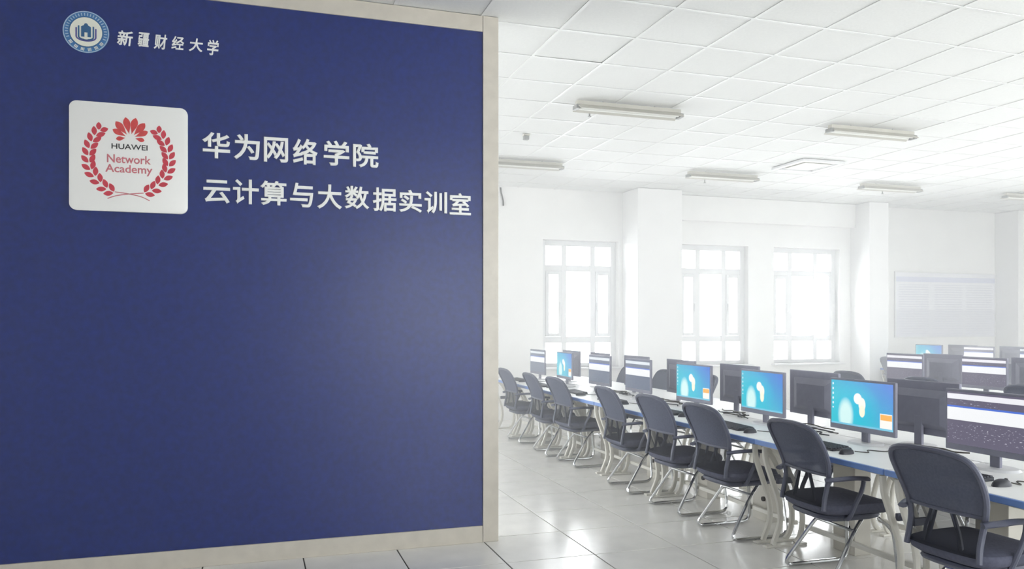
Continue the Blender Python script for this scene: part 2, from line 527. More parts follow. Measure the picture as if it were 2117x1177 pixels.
# ------------------------------------------------------------------ windows
def make_window(n, cx, y, width, rz=0.0, open_sash=False, along='x', H0=SILL, H1=HEAD):
    """local: x along the wall, y outward, z up; origin at sill centre"""
    w = bpy.data.objects.new('window_%d' % n, None); C.objects.link(w); structure(w)
    w.location = (cx[0], cx[1], 0) if along == 'y' else (cx, y, 0)
    w.rotation_euler = (0, 0, rz)
    hw = width / 2; T = 0.085; ya, yb = 0.12, 0.19
    fb = MB()
    for a, c in ((-hw, -hw + T), (hw - T, hw)): fb.box(a, c, ya, yb, H0, H1)
    fb.box(-hw + T, hw - T, ya, yb, H0, H0 + 0.06); fb.box(-hw + T, hw - T, ya, yb, H1 - T, H1)
    fb.build('window_frame', M['pvc'], w, bevel=0.004)
    xi = hw - T; tot = 2 * xi; side = tot * 0.28
    xs = [-xi, -xi + side, xi - side, xi]
    z1 = H0 + 0.06 + (H1 - H0) * 0.185; z2 = H1 - T - (H1 - H0) * 0.175
    for xm in xs[1:3]: MB().box(xm - 0.043, xm + 0.043, ya + .005, yb - .005, H0 + 0.06, H1 - T).build('mullion', M['pvc'], w, bevel=0.004)
    cols = [(xs[0], xs[1] - .043), (xs[1] + .043, xs[2] - .043), (xs[2] + .043, xs[3])]
    for zt in (z1, z2):
        for a, c in cols: MB().box(a, c, ya + .006, yb - .006, zt - 0.048, zt + 0.048).build('transom', M['pvc'], w)
    rows = [(H0 + 0.06, z1 - .048), (z1 + .048, z2 - .048), (z2 + .048, H1 - T)]
    for ci, (a, c) in enumerate(cols):
        for ri, (za, zb) in enumerate(rows):
            casement = ri == 1 and ci != 1
            if not casement:
                MB().box(a, c, 0.152, 0.158, za, zb).build('pane', M['glass'], w); continue
            hinge = a if ci == 0 else c
            s = 1 if ci == 0 else -1; L = c - a; f = 0.055
            sash = MB()
            q = lambda u, v: tuple(sorted((s * u, s * v)))
            for u, v in ((0.002, f), (L - f, L - 0.002)): sash.box(*q(u, v), -0.03, 0.03, za + .002, zb - .002)
            sash.box(*q(f, L - f), -0.03, 0.03, za + .002, za + f); sash.box(*q(f, L - f), -0.03, 0.03, zb - f, zb - .002)
            so = sash.build('sash', M['pvc'], w, bevel=0.004); so.location = (hinge, 0.145, 0)
            MB().box(*q(f, L - f), -0.003, 0.003, za + f, zb - f).build('pane', M['glass'], so)
            hb = MB(); hx = s * (L - f / 2); hz = (za + zb) / 2
            hb.box(hx - .012, hx + .012, -0.045, -0.03, hz - .03, hz + .03); hb.box(hx - .008, hx + .008, -0.06, -0.045, hz - .11, hz + .02)
            hb.build('handle', M['pvc'], so, bevel=0.003)
            if open_sash and ci == 2: so.rotation_euler = (0, 0, math.radians(52))
    MB().box(-hw - .05, hw + .05, -0.10, 0.12, H0 - 0.03, H0).build('window_sill', M['pvc'], w, bevel=0.006)
    return w


k = 1
for i, (a, c) in enumerate(FAR_WINDOWS):
    make_window(k, (a + c) / 2, Y1, c - a, open_sash=(i == 2)); k += 1
for a, c in ADDED_SIDE_WINDOWS:  # added windows, out of view, for more daylight
    make_window(k, (X1, (a + c) / 2), 0, c - a, rz=-PI / 2, along='y', H0=SIDE_SILL, H1=SIDE_HEAD); k += 1
for a, c in ADDED_LEFT_WINDOWS:  # added windows too, hidden by the partition, lighting the lab
    make_window(k, (X0, (a + c) / 2), 0, c - a, rz=PI / 2, along='y', H0=SIDE_SILL, H1=SIDE_HEAD); k += 1
for a, c in UNSEEN_REAR_WINDOWS:  # unseen; mostly added to lift the camera side
    make_window(k, (a + c) / 2, Y0, c - a, rz=PI); k += 1

# ------------------------------------------------------------------ partition with the blue sign wall
PF, PB, PR = 5.25, 5.42, 1.60           # front face, back face, right end
part = structure(MB().box(X0, PR, PF + 0.03, PB, 0, ZC).build('wall_partition', M['wall']))
MB().box(X0, 1.488, PF, PF + 0.03, 0, 0.113).build('base_trim', M['beige'], part, bevel=0.003)
MB().box(X0, 1.488, PF, PF + 0.03, 3.492, ZC).build('top_trim', M['beige'], part, bevel=0.003)
MB().box(1.490, PR, PF - 0.002, PF + 0.03, 0, ZC).build('end_trim', M['beige'], part, bevel=0.003)
MB().box(X0, 1.490, PF + 0.012, PF + 0.03, 0.113, 3.492).build('blue_panel', M['blue'], part)
BF = PF + 0.012                          # face of the blue panel

_glyphs = {}


def glyph(text, extrude, offset, shear=0.0):
    cu = bpy.data.curves.new('lettering', 'FONT'); cu.body = text
    cu.extrude = extrude; cu.bevel_depth = offset; cu.bevel_resolution = 0; cu.shear = shear; cu.resolution_u = 4
    ob = bpy.data.objects.new('lettering', cu); C.objects.link(ob)
    bpy.context.view_layer.update()
    me = bpy.data.meshes.new_from_object(ob.evaluated_get(bpy.context.evaluated_depsgraph_get()))
    bpy.data.objects.remove(ob); bpy.data.curves.remove(cu)
    return me


def letter(text, name, x0, x1, z0, z1, yface, depth, m, parent, offset=0.0, shear=0.0):
    me = glyph(text, 0.05, offset, shear)
    xs = [v.co.x for v in me.vertices]; ys = [v.co.y for v in me.vertices]
    if not xs: return None
    a, c, d, e = min(xs), max(xs), min(ys), max(ys)
    for v in me.vertices:
        u = (v.co.x - a) / (c - a); w = (v.co.y - d) / (e - d); q = (v.co.z + 0.05 + offset) / (0.10 + 2 * offset)
        v.co = (x0 + (x1 - x0) * u, yface - depth * q, z0 + (z1 - z0) * w)
    me.materials.clear(); me.materials.append(m)
    return link(name, me, parent)


LINE1 = [('华', -0.303, -0.141, 2.518, 2.678), ('为', -0.120, 0.035, 2.520, 2.680), ('网', 0.059, 0.206, 2.516, 2.672),
         ('络', 0.234, 0.389, 2.512, 2.677), ('学', 0.426, 0.589, 2.516, 2.678), ('院', 0.612, 0.778, 2.515, 2.673)]
LINE2 = [('云', -0.297, -0.141, 2.241, 2.384), ('计', -0.125, 0.029, 2.243, 2.397), ('算', 0.037, 0.197, 2.242, 2.397),
         ('与', 0.217, 0.361, 2.238, 2.394), ('大', 0.386, 0.542, 2.234, 2.393), ('数', 0.559, 0.718, 2.241, 2.391),
         ('据', 0.740, 0.896, 2.233, 2.390), ('实', 0.913, 1.067, 2.235, 2.385), ('训', 1.084, 1.239, 2.231, 2.383), ('室', 1.256, 1.405, 2.232, 2.380)]
LINE3 = [('新', -0.779, -0.690, 3.160, 3.251), ('疆', -0.665, -0.600, 3.165, 3.251), ('财', -0.577, -0.501, 3.159, 3.251),
         ('经', -0.478, -0.406, 3.168, 3.250), ('大', -0.380, -0.299, 3.166, 3.248), ('学', -0.275, -0.207, 3.154, 3.250)]
t = thing('sign_lettering', 'upper line of six large white Chinese characters on the blue wall', 'lettering', (0, 0, 0), 0, 'lettering on the blue wall')
for ch, *q in LINE1: letter(ch, 'character', *q, BF, 0.010, M['letter'], t, offset=0.022)
t = thing('sign_lettering', 'lower line of ten large white Chinese characters on the blue wall', 'lettering', (0, 0, 0), 0, 'lettering on the blue wall')
for ch, *q in LINE2: letter(ch, 'character', *q, BF, 0.010, M['letter'], t, offset=0.020)
t = thing('sign_lettering', 'small brush-style white Chinese characters beside the round seal', 'lettering', (0, 0, 0), 0, 'lettering on the blue wall')
for ch, *q in LINE3: letter(ch, 'character', *q, BF, 0.004, M['letter'], t, offset=0.020, shear=0.12)


# round seal
def ring(cx, cz, r0, r1, y0, y1, n=64):
    b = MB(); vs = []; fs = []
    for k in range(n):
        a = 2 * PI * k / n; u, v = math.cos(a), math.sin(a)
        vs += [(cx + r0 * u, y0, cz + r0 * v), (cx + r1 * u, y0, cz + r1 * v), (cx + r1 * u, y1, cz + r1 * v), (cx + r0 * u, y1, cz + r0 * v)]
    for k in range(n):
        p, q = 4 * k, 4 * ((k + 1) % n)
        for s in range(4): fs.append((p + s, p + (s + 1) % 4, q + (s + 1) % 4, q + s))
    return b.add(vs, fs)


sx, sz = -0.943, 3.219
t = thing('wall_seal', 'round blue and white university seal at the top of the blue wall', 'emblem')
MB().cyl((sx, BF - 0.004, sz), 0.124, 0.004, 'y', 64).build('seal_disc', M['seal_blue'], t)
ring(sx, sz, 0.117, 0.1225, BF - 0.0055, BF - 0.004).build('outer_ring', M['seal_pale'], t)
ring(sx, sz, 0.086, 0.090, BF - 0.0055, BF - 0.004).build('inner_ring', M['seal_dark'], t)
MB().cyl((sx, BF - 0.006, sz), 0.086, 0.002, 'y', 48).build('cream_centre', M['seal_cream'], t)
b = MB()                                           # marks running round the blue band
for k in range(26):
    a = math.radians(-20 + 220 * k / 25); r = 0.1035
    u, v = math.cos(a), math.sin(a); L, W = 0.008, 0.0028
    b.prism_xz([(sx + r * u + p * u - q * v, sz + r * v + p * v + q * u) for p, q in ((-L, -W), (L, -W), (L, W), (-L, W))], BF - 0.0055, BF - 0.004)
b.build('band_marks', M['seal_pale'], t)
for k in range(6):
    a = math.radians(218 + 104 * k / 5); r = 0.1035; u, v = math.cos(a), math.sin(a); b = MB()
    for q0 in (-0.007, 0.0, 0.007):
        b.prism_xz([(sx + r * u + p * u - (q + q0) * v, sz + r * v + p * v + (q + q0) * u) for p, q in ((-.009, -.002), (.009, -.002), (.009, .002), (-.009, .002))], BF - 0.0055, BF - 0.004)
    b.build('band_character', M['seal_cream'], t)
ye0, ye1 = BF - 0.0075, BF - 0.006


def arc_path(rx, rz, a0, a1, n=14):
    return [(sx + rx * math.cos(math.radians(a0 + (a1 - a0) * k / n)), sz + 0.004 + rz * math.sin(math.radians(a0 + (a1 - a0) * k / n))) for k in range(n + 1)]


def band(path, w):
    L, R = [], []
    for i, (x, z) in enumerate(path):
        a = path[max(i - 1, 0)]; c = path[min(i + 1, len(path) - 1)]
        d = Vector((c[0] - a[0], c[1] - a[1])).normalized()
        L.append((x - d.y * w / 2, z + d.x * w / 2)); R.append((x + d.y * w / 2, z - d.x * w / 2))
    return L + R[::-1]


U = lambda hw, top, bot: [(sx - hw, sz + top)] + [(sx - hw * math.cos(a), sz + bot - hw * 0.45 * math.sin(a)) for a in [PI * k / 12 for k in range(13)]] + [(sx + hw, sz + top)]
MB().prism_xz(band(U(0.052, 0.022, -0.030), 0.008), ye0, ye1).build('emblem_outer_leaf', M['seal_violet'], t)
MB().prism_xz(band(U(0.039, 0.034, -0.030), 0.008), ye0, ye1).build('emblem_inner_leaf', M['seal_dark'], t)
MB().prism_xz([(sx - .026, sz - .03), (sx + .026, sz - .03), (sx + .026, sz + .03), (sx + .012, sz + .038), (sx + .006, sz + .05), (sx - .006, sz + .05), (sx - .012, sz + .038), (sx - .026, sz + .03)], ye0, ye1).build('emblem_tower', M['seal_dark'], t)
MB().prism_xz([(sx - .008, sz - .045), (sx + .008, sz - .045), (sx + .008, sz - .004), (sx - .008, sz - .004)], ye0 - .001, ye0).build('emblem_door', M['seal_cream'], t)

# plaque with wreath
t = thing('wall_plaque', 'white rounded square plaque with red laurel wreath on the blue wall', 'plaque')


def rrect(x0, x1, z0, z1, r, n=8):
    out = []
    for cx, cz, a0 in ((x1 - r, z1 - r, 0), (x0 + r, z1 - r, 90), (x0 + r, z0 + r, 180), (x1 - r, z0 + r, 270)):
        for k in range(n + 1):
            a = math.radians(a0 + 90 * k / n); out.append((cx + r * math.cos(a), cz + r * math.sin(a)))
    return out


PQ = BF - 0.026
MB().prism_xz(rrect(-1.030, -0.384, 2.163, 2.807, 0.042), PQ, BF).build('board', M['plaque'], t, smooth=True, bevel=0.004)
yq0, yq1 = PQ - 0.0012, PQ - 0.0001


def teardrop(base, tip, w, sharp=0.5, n=10):
    bx, bz = base; tx, tz = tip; d = Vector((tx - bx, tz - bz)); L = d.length; d.normalize(); nrm = Vector((-d.y, d.x))
    prof = []
    for k in range(n + 1):
        s = k / n; wd = w / 2 * (math.sin(PI * s ** sharp)) ** 0.8 if 0 < s < 1 else 0
        prof.append((s * L, wd))
    A = [(bx + d.x * s + nrm.x * q, bz + d.y * s + nrm.y * q) for s, q in prof]
    B = [(bx + d.x * s - nrm.x * q, bz + d.y * s - nrm.y * q) for s, q in prof[1:-1]]
    return A + B[::-1]


for bx, tx, w in (((-.708, 2.627), (-.729, 2.727), .039), ((-.720, 2.623), (-.782, 2.698), .040), ((-.726, 2.613), (-.798, 2.650), .033), ((-.729, 2.604), (-.780, 2.594), .026),
                  ((-.696, 2.627), (-.672, 2.727), .039), ((-.684, 2.623), (-.622, 2.698), .040), ((-.678, 2.613), (-.606, 2.650), .033), ((-.676, 2.604), (-.625, 2.594), .026)):
    MB().prism_xz(teardrop(bx, tx, w, 1.6), yq0, yq1).build('logo_petal', M['petal'], t)
WL = [(-0.792, 2.276), (-0.834, 2.300), (-0.872, 2.337), (-0.902, 2.378), (-0.919, 2.422), (-0.925, 2.468), (-0.922, 2.514), (-0.910, 2.560), (-0.893, 2.601), (-0.868, 2.639)]
CXW = -0.708
for side in (0, 1):
    pts = [Vector(p) if side == 0 else Vector((2 * CXW - p[0], p[1] + 0.004)) for p in WL]
    path = [Vector((q.x, q.y)) for q in smooth_path([(p.x, p.y, 0) for p in pts], 3)]
    N = 11
    for k in range(N):
        f = k / (N - 1) * (len(path) - 1); i = min(int(f), len(path) - 2); p = path[i].lerp(path[i + 1], f - i)
        d = (path[i + 1] - path[i]).normalized()
        for s in (-1, 1):
            a = math.radians(36) * s; e = Vector((d.x * math.cos(a) - d.y * math.sin(a), d.x * math.sin(a) + d.y * math.cos(a)))
            nb = Vector((-d.y, d.x)) * s
            q0 = p + nb * 0.004; q1 = q0 + e * (0.055 if k < N - 1 else 0.046)
            MB().prism_xz(teardrop(tuple(q0), tuple(q1), 0.029, 1.0, 8), yq0, yq1).build('wreath_leaf', M['red'], t)
for pth in ([(-0.825, 2.238), (-0.780, 2.256), (-0.708, 2.270), (-0.630, 2.279)], [(-0.597, 2.235), (-0.642, 2.256), (-0.708, 2.270), (-0.786, 2.279)]):
    sp = [(q.x, q.y) for q in smooth_path([(x, z, 0) for x, z in pth], 5)]
    MB().prism_xz(band(sp, 0.005), yq0, yq1).build('wreath_stem', M['pink'], t)
letter('HUAWEI', 'logo_word', -0.804, -0.608, 2.535, 2.567, PQ - 0.0001, 0.0012, M['black_print'], t, offset=0.012)
letter('Network', 'printed_word', -0.828, -0.590, 2.452, 2.502, PQ - 0.0001, 0.0012, M['pink'], t, offset=0.014)
letter('Academy', 'printed_word', -0.837, -0.581, 2.381, 2.443, PQ - 0.0001, 0.0012, M['pink'], t, offset=0.014)


# ------------------------------------------------------------------ desks
DZ = 0.72; DD = 0.67; DESK_MESH = {}


def make_desk(label, x, y0, y1, rz, group, posts):
    """local: x from the sitter's edge inwards, y along; origin on the floor at the front edge centre"""
    L = y1 - y0 - 0.01
    t = thing('computer_desk', label, 'desk', (x, (y0 + y1) / 2, 0), rz, group)
    MB().box(0.008, DD, -L / 2, L / 2, DZ - 0.026, DZ).build('desk_top', M['desk_top'], t, bevel=0.002)
    MB().box(-0.006, 0.0075, -L / 2, L / 2, DZ - 0.034, DZ - 0.001).build('edge_band', M['desk_edge'], t, bevel=0.004)
    MB().box(0.03, DD - 0.03, -L / 2 + .05, L / 2 - .05, DZ - 0.045, DZ - 0.0262).build('under_frame', M['white_metal'], t)
    for s in (-1, 1):
        y = s * (L / 2 - 0.05)
        f = smooth_path([(0.04, y, DZ - .045), (0.05, y, .58), (0.10, y, .44), (0.15, y, .30), (0.16, y, .16), (0.11, y, .03), (0.10, y, 0.012)], 5)
        MB().tube(f, 0.021, 8, rx=0.016).build('leg', M['white_metal'], t, smooth=True)
        g = smooth_path([(0.10, y, DZ - .045), (0.17, y, .60), (0.25, y, .46), (0.31, y, .32), (0.34, y, .18), (0.32, y, .06), (0.28, y, 0.012)], 5)
        MB().tube(g, 0.021, 8, rx=0.016).build('leg', M['white_metal'], t, smooth=True)
        MB().box(0.04, 0.36, y - 0.025, y + 0.025, 0.0, 0.014).build('foot_plate', M['white_metal'], t, bevel=0.003)
        MB().box(0.135, 0.275, y - 0.012, y + 0.012, 0.42, 0.46).build('leg_brace', M['black_plastic'], t, bevel=0.003)
    MB().box(0.36, 0.39, -L / 2 + .05, L / 2 - .05, 0.10, 0.13).build('cross_rail', M['white_metal'], t, bevel=0.004)
    for py in posts:
        yy = (py - (y0 + y1) / 2) * (1 if abs(rz) < 1 else -1)
        p = MB().box(0.47, 0.60, yy - 0.10, yy + 0.10, 0.0, DZ - 0.0262).build('cable_post', M['post'], t, bevel=0.004)
        g = MB().cyl((0.455, yy - 0.045, 0.17), 0.018, 0.0149, 'x', 16).build('grommet', M['rubber'], p)
    return t


ROWS = []          # (row offset, name)
JOINT = [2.30, 3.44, 4.60, 6.20, 7.25, 8.22, 9.10, 10.10, 10.90]
DESKX = 3.20
posts = {0: [3.2], 1: [4.30], 2: [5.2, 6.05], 3: [6.95], 4: [8.05], 5: [8.95], 6: [9.95], 7: []}
for i in range(8):
    make_desk('white blue-edged desk in the first row, %s from the camera' % ORD[i], DESKX, JOINT[i], JOINT[i + 1], 0, 'desks in the row nearest the blue wall', posts[i])
for i in range(8):
    make_desk('white desk backing onto the front row, %s from the camera on its far side' % ORD[i], DESKX + 2 * DD + 0.02, JOINT[i], JOINT[i + 1], PI, 'desks on the far side of the first row', [])
R2 = 3.68
J2 = [5.0, 6.1, 7.2, 8.3]
for i in range(3):
    make_desk('white blue-edged desk in the middle row, %s from the camera' % ORD[i], DESKX + R2, J2[i], J2[i + 1], 0, 'desks in the middle row', [])
    make_desk('white desk on the far side of the middle row, %s from the camera' % ORD[i], DESKX + R2 + 2 * DD + 0.02, J2[i], J2[i + 1], PI, 'desks in the middle row', [])
R3 = 7.18
J3 = [7.9, 9.1, 10.3, 11.3]
for i in range(3):
    make_desk('white desk in the row below the wall poster, %s from the camera' % ORD[i], DESKX + R3, J3[i], J3[i + 1], 0, 'desks in the row below the poster', [])
    make_desk('white desk on the far side of the poster row, %s from the camera' % ORD[i], DESKX + R3 + 2 * DD + 0.02, J3[i], J3[i + 1], PI, 'desks in the row below the poster', [])

# ------------------------------------------------------------------ monitors
MW, MH, MZ = 0.565, 0.338, 0.075        # width, height, bottom above desk top


def monitor_meshes():
    d = {}
    hw = MW / 2
    b = MB().box(0.0, 0.022, -hw, hw, MZ, MZ + MH)
    d['casing'] = b.mesh('casing', M['monitor'], bevel=0.005)
    q = MB(); q.add([(0.022, -hw + .05, MZ + .04), (0.022, hw - .05, MZ + .04), (0.022, hw - .05, MZ + MH - .05), (0.022, -hw + .05, MZ + MH - .05),
                     (0.048, -hw + .12, MZ + .07), (0.048, hw - .12, MZ + .07), (0.048, hw - .12, MZ + MH - .10), (0.048, -hw + .12, MZ + MH - .10)],
                    [(0, 1, 2, 3), (4, 7, 6, 5), (0, 4, 5, 1), (1, 5, 6, 2), (2, 6, 7, 3), (3, 7, 4, 0)])
    d['rear_housing'] = q.mesh('rear_housing', M['monitor'], bevel=0.006)
    s = MB().box(0.030, 0.050, -0.03, 0.03, 0.008, MZ + 0.12)
    d['neck'] = s.mesh('neck', M['monitor'], bevel=0.004)
    pl = [(0.04 + 0.10 * math.cos(2 * PI * k / 28), 0.13 * math.sin(2 * PI * k / 28)) for k in range(28)]
    bb = MB(); n = 28
    bb.add([(x, y, 0.0) for x, y in pl] + [(0.04 + (x - .04) * .9, y * .9, 0.012) for x, y in pl], [tuple(range(n))[::-1], tuple(range(n, 2 * n))] + [(k, (k + 1) % n, n + (k + 1) % n, n + k) for k in range(n)])
    d['base'] = bb.mesh('base', M['silver'], smooth=True)
    sc = bpy.data.meshes.new('screen')
    sc.from_pydata([(-0.0012, hw - .014, MZ + .034), (-0.0012, -hw + .014, MZ + .034), (-0.0012, -hw + .014, MZ + MH - .014), (-0.0012, hw - .014, MZ + MH - .014)], [], [(0, 3, 2, 1)])
    uv = sc.uv_layers.new(name='UVMap')
    cd = {0: (0, 0), 1: (1, 0), 2: (1, 1), 3: (0, 1)}
    for li, lp in enumerate(sc.loops): uv.data[li].uv = cd[lp.vertex_index]
    d['screen'] = sc
    return d


MM = monitor_meshes()
SCRM = {}
for key in ('scr_desk', 'scr_popup', 'scr_win', 'scr_win2'):
    c = MM['screen'].copy(); c.materials.append(M[key]); SCRM[key] = c


def make_monitor(label, x, y, rz, scr, group):
    t = thing('computer_monitor', label, 'monitor', (x, y, DZ), rz, group)
    for k in ('casing', 'rear_housing', 'neck', 'base'): link(k, MM[k], t)
    link('screen', SCRM[scr], t)
    return t


MX = 3.72
FRONT = [(3.25, 'scr_win', 'white bands on a dark desktop', 0.03), (4.20, 'scr_popup', 'a blue desktop and large orange pop-up', 0.02), (5.26, 'scr_desk', 'a bright blue desktop', -0.02),
         (6.27, 'scr_popup', 'a blue desktop and small orange pop-up', 0.03), (7.35, 'scr_win2', 'pale window bands', 0.0), (8.30, 'scr_win2', 'pale window bands', 0.02),
         (9.37, 'scr_popup', 'a pale blue desktop', -0.03), (10.37, 'scr_win2', 'pale grey window bands', 0.02)]
for i, (y, s, txt, a) in enumerate(FRONT):
    make_monitor('monitor showing %s, %s from camera in first row' % (txt, ORD[i]), MX, y, a, s, 'monitors facing the blue wall in the first row')
for i, y in enumerate([4.02, 5.05, 6.03, 7.03, 8.0, 8.98, 9.9]):
    make_monitor('dark back of a monitor turned away, %s from the camera behind the first row' % ORD[i], 4.05, y, PI + 0.02 * (-1) ** i, 'scr_win2', 'monitors facing away on the far side of the first row')
for i, (y, s) in enumerate([(5.45, 'scr_win'), (6.55, 'scr_win'), (7.64, 'scr_win')]):
    make_monitor('monitor with white window bands, %s from the camera in the middle row' % ORD[i], MX + R2, y, 0, s, 'monitors facing the blue wall in the middle row')
for i, y in enumerate([6.2, 7.38]):
    make_monitor('dark back of a monitor turned away, %s from the camera in the middle row' % ORD[i], 4.05 + R2, y, PI, 'scr_win2', 'monitors facing away in the middle row')
for i, (y, s, txt) in enumerate([(8.75, 'scr_win2', 'white bands at the right picture edge'), (9.74, 'scr_win', 'white window bands'), (10.72, 'scr_desk', 'a blue desktop')]):
    make_monitor('distant monitor with %s, in the row below the poster' % txt, MX + R3, y, 0, s, 'monitors in the row below the poster')
for i, y in enumerate([9.35, 10.33]):
    make_monitor('dark back of a distant monitor below the poster, %s from the camera' % ORD[i], 4.05 + R3, y, PI, 'scr_win2', 'monitors in the row below the poster')


# ------------------------------------------------------------------ keyboards, mice and cables
def keyboard_meshes():
    fr = MB().add([(-.065, -.21, 0), (.065, -.21, 0), (.065, .21, 0), (-.065, .21, 0), (-.065, -.21, .010), (.065, -.21, .020), (.065, .21, .020), (-.065, .21, .010)],
                  [(0, 3, 2, 1), (4, 5, 6, 7), (0, 1, 5, 4), (1, 2, 6, 5), (2, 3, 7, 6), (3, 0, 4, 7)]).mesh('shell', M['keyframe'], bevel=0.003)
    kb = MB()
    for r in range(6):
        x = -.052 + r * .021; z = .011 + (x + .065) / .13 * .010
        for c in range(18):
            y = -.195 + c * .0229
            if r == 0 and 5 <= c <= 10: continue
            kb.box(x - .008, x + .008, y - .009, y + .009, z - .002, z + .006)
    kb.box(-.060, -.044, -.195 + 4.6 * .0229, -.195 + 10.4 * .0229, .010, .018)
    return fr, kb.mesh('keys', M['keycap'])


KF, KK = keyboard_meshes()
mv = MB(); nu, nv = 14, 6
vs, fs = [], []
for j in range(nv + 1):
    ph = PI / 2 * j / nv
    for k in range(nu):
        a = 2 * PI * k / nu; vs.append((0.055 * math.cos(ph) ** .7 * math.cos(a) if j < nv else 0, 0.031 * math.cos(ph) ** .7 * math.sin(a) if j < nv else 0, 0.034 * math.sin(ph)))
for j in range(nv):
    for k in range(nu): fs.append((j * nu + k, j * nu + (k + 1) % nu, (j + 1) * nu + (k + 1) % nu, (j + 1) * nu + k))
fs.append(tuple(range(nu))[::-1])
MOUSE_BODY = mv.add(vs, fs).mesh('body', M['keyframe'], smooth=True)
MOUSE_WHEEL = MB().cyl((0.028, -0.004, 0.026), 0.010, 0.008, 'y', 12).mesh('wheel', M['rubber'])
KY = [3.22, 4.22, 5.18, 6.18, 7.25, 8.25, 9.3, 10.3]
for i, y in enumerate(KY):
    t = thing('keyboard', 'dark keyboard on the first row of desks, %s from the camera' % ORD[i], 'keyboard', (DESKX + 0.20 + 0.02 * math.sin(3 * i), y, DZ), 0.05 * math.sin(2 * i + 1), 'keyboards on the first row')
    link('shell', KF, t); k2 = link('keys', KK, t)
    t = thing('computer_mouse', 'dark mouse right of the keyboard, %s from the camera in the first row' % ORD[i], 'mouse', (DESKX + 0.17 + 0.03 * math.cos(2 * i), y - 0.31, DZ), 0.15 * math.sin(i), 'mice on the first row')
    link('body', MOUSE_BODY, t); link('wheel', MOUSE_WHEEL, t)
    pts = smooth_path([(DESKX + 0.23 + 0.03 * math.cos(2 * i), y - 0.31, DZ + .012), (DESKX + 0.30, y - 0.33, DZ + .004), (DESKX + 0.36, y - 0.26, DZ + .004), (DESKX + 0.42, y - 0.33, DZ + .004), (DESKX + 0.52, y - .30, DZ + .004)], 5)
    tag(MB().tube(pts, 0.003, 6).build('mouse_cable', M['cable'], smooth=True), 'thin dark cable curling behind the mouse, %s from the camera in the first row' % ORD[i], 'cable', 'mouse cables on the first row')
random.seed(3)
for i, y in enumerate([3.72, 4.75, 5.76, 6.8, 7.83]):
    t = thing('cable_tangle', 'tangle of thin dark cables on the desk seam beside the %s monitor gap' % ORD[i], 'cables', (DESKX + 0.60, y, DZ), 0, 'cable tangles between the monitors')
    for q in range(4):
        x, pts = random.uniform(-.04, .04), []
        for n_ in range(7):
            pts.append((max(-.05, min(.058, x + random.uniform(-.05, .05))), -0.20 + 0.066 * n_ + random.uniform(-.02, .02), 0.006 + 0.011 * q + random.uniform(0, .004)))
        MB().tube(smooth_path(pts, 4), 0.0045, 6).build('cable', M['cable' if q % 2 else 'keyframe'], t, smooth=True)
for i, y in enumerate([5.5, 6.55, 7.6]):
    t = thing('keyboard', 'dark keyboard on the middle row of desks, %s from the camera' % ORD[i], 'keyboard', (DESKX + R2 + 0.22, y, DZ), 0.03, 'keyboards on the middle row')
    link('shell', KF, t); link('keys', KK, t)

# ------------------------------------------------------------------ chairs
PROF = [(.435, .035, .195), (.50, .045, .190), (.57, .060, .192), (.64, .062, .205), (.71, .045, .222), (.78, .015, .232), (.85, -.022, .230), (.895, -.048, .205), (.915, -.060, .150)]


def prof(z):
    for a, c in zip(PROF, PROF[1:]):
        if z <= c[0]:
            f = (z - a[0]) / (c[0] - a[0]); return [a[i] + (c[i] - a[i]) * f for i in (1, 2)]
    return list(PROF[-1][1:])


def back_surface(z0, z1, inset, name, m, th=0.006):
    nz, ny = 9, 8; vs, fs = [], []
    for side in (0, 1):
        for i in range(nz + 1):
            z = z0 + (z1 - z0) * i / nz; x, w = prof(z); w -= inset
            for j in range(ny + 1):
                s = -1 + 2 * j / ny
                vs.append((x - 0.022 * (1 - s * s) + side * th, s * w, z))
    P = lambda sd, i, j: sd * (nz + 1) * (ny + 1) + i * (ny + 1) + j
    for i in range(nz):
        for j in range(ny):
            fs.append((P(0, i, j), P(0, i, j + 1), P(0, i + 1, j + 1), P(0, i + 1, j)))
            fs.append((P(1, i, j), P(1, i + 1, j), P(1, i + 1, j + 1), P(1, i, j + 1)))
    for i in range(nz):
        for j in (0, ny): fs.append((P(0, i, j), P(0, i + 1, j), P(1, i + 1, j), P(1, i, j)))
    for j in range(ny):
        for i in (0, nz): fs.append((P(0, i, j), P(0, i, j + 1), P(1, i, j + 1), P(1, i, j)))
    return MB().add(vs, fs).mesh(name, m, smooth=True)


def rounded_slab(x0, x1, hw, z0, z1, name, m, nx=14, ny=12, drop=0.03):
    """cushion: rounded plan, domed top, waterfall front edge"""
    vs, fs = [], []; n = 36
    cx, hx = (x0 + x1) / 2, (x1 - x0) / 2
    layers = [(0.86, z0), (0.97, z0 + (z1 - z0) * .25), (1.0, z0 + (z1 - z0) * .55), (0.97, z0 + (z1 - z0) * .85), (0.88, z1), (0.5, z1 + .006), (0.0, z1 + .008)]
    for s, z in layers:
        for k in range(n):
            a = 2 * PI * k / n; c, d = math.cos(a), math.sin(a); e = 0.42
            x = cx + hx * s * math.copysign(abs(c) ** e, c); y = hw * s * math.copysign(abs(d) ** e, d)
            f = max(0, (x - cx) / hx - 0.45) / 0.55
            vs.append((x, y, z - drop * f * f))
    L = len(layers)
    for j in range(L - 1):
        for k in range(n): fs.append((j * n + k, j * n + (k + 1) % n, (j + 1) * n + (k + 1) % n, (j + 1) * n + k))
    fs.append(tuple(range(n))[::-1])
    return MB().add(vs, fs).mesh(name, m, smooth=True)


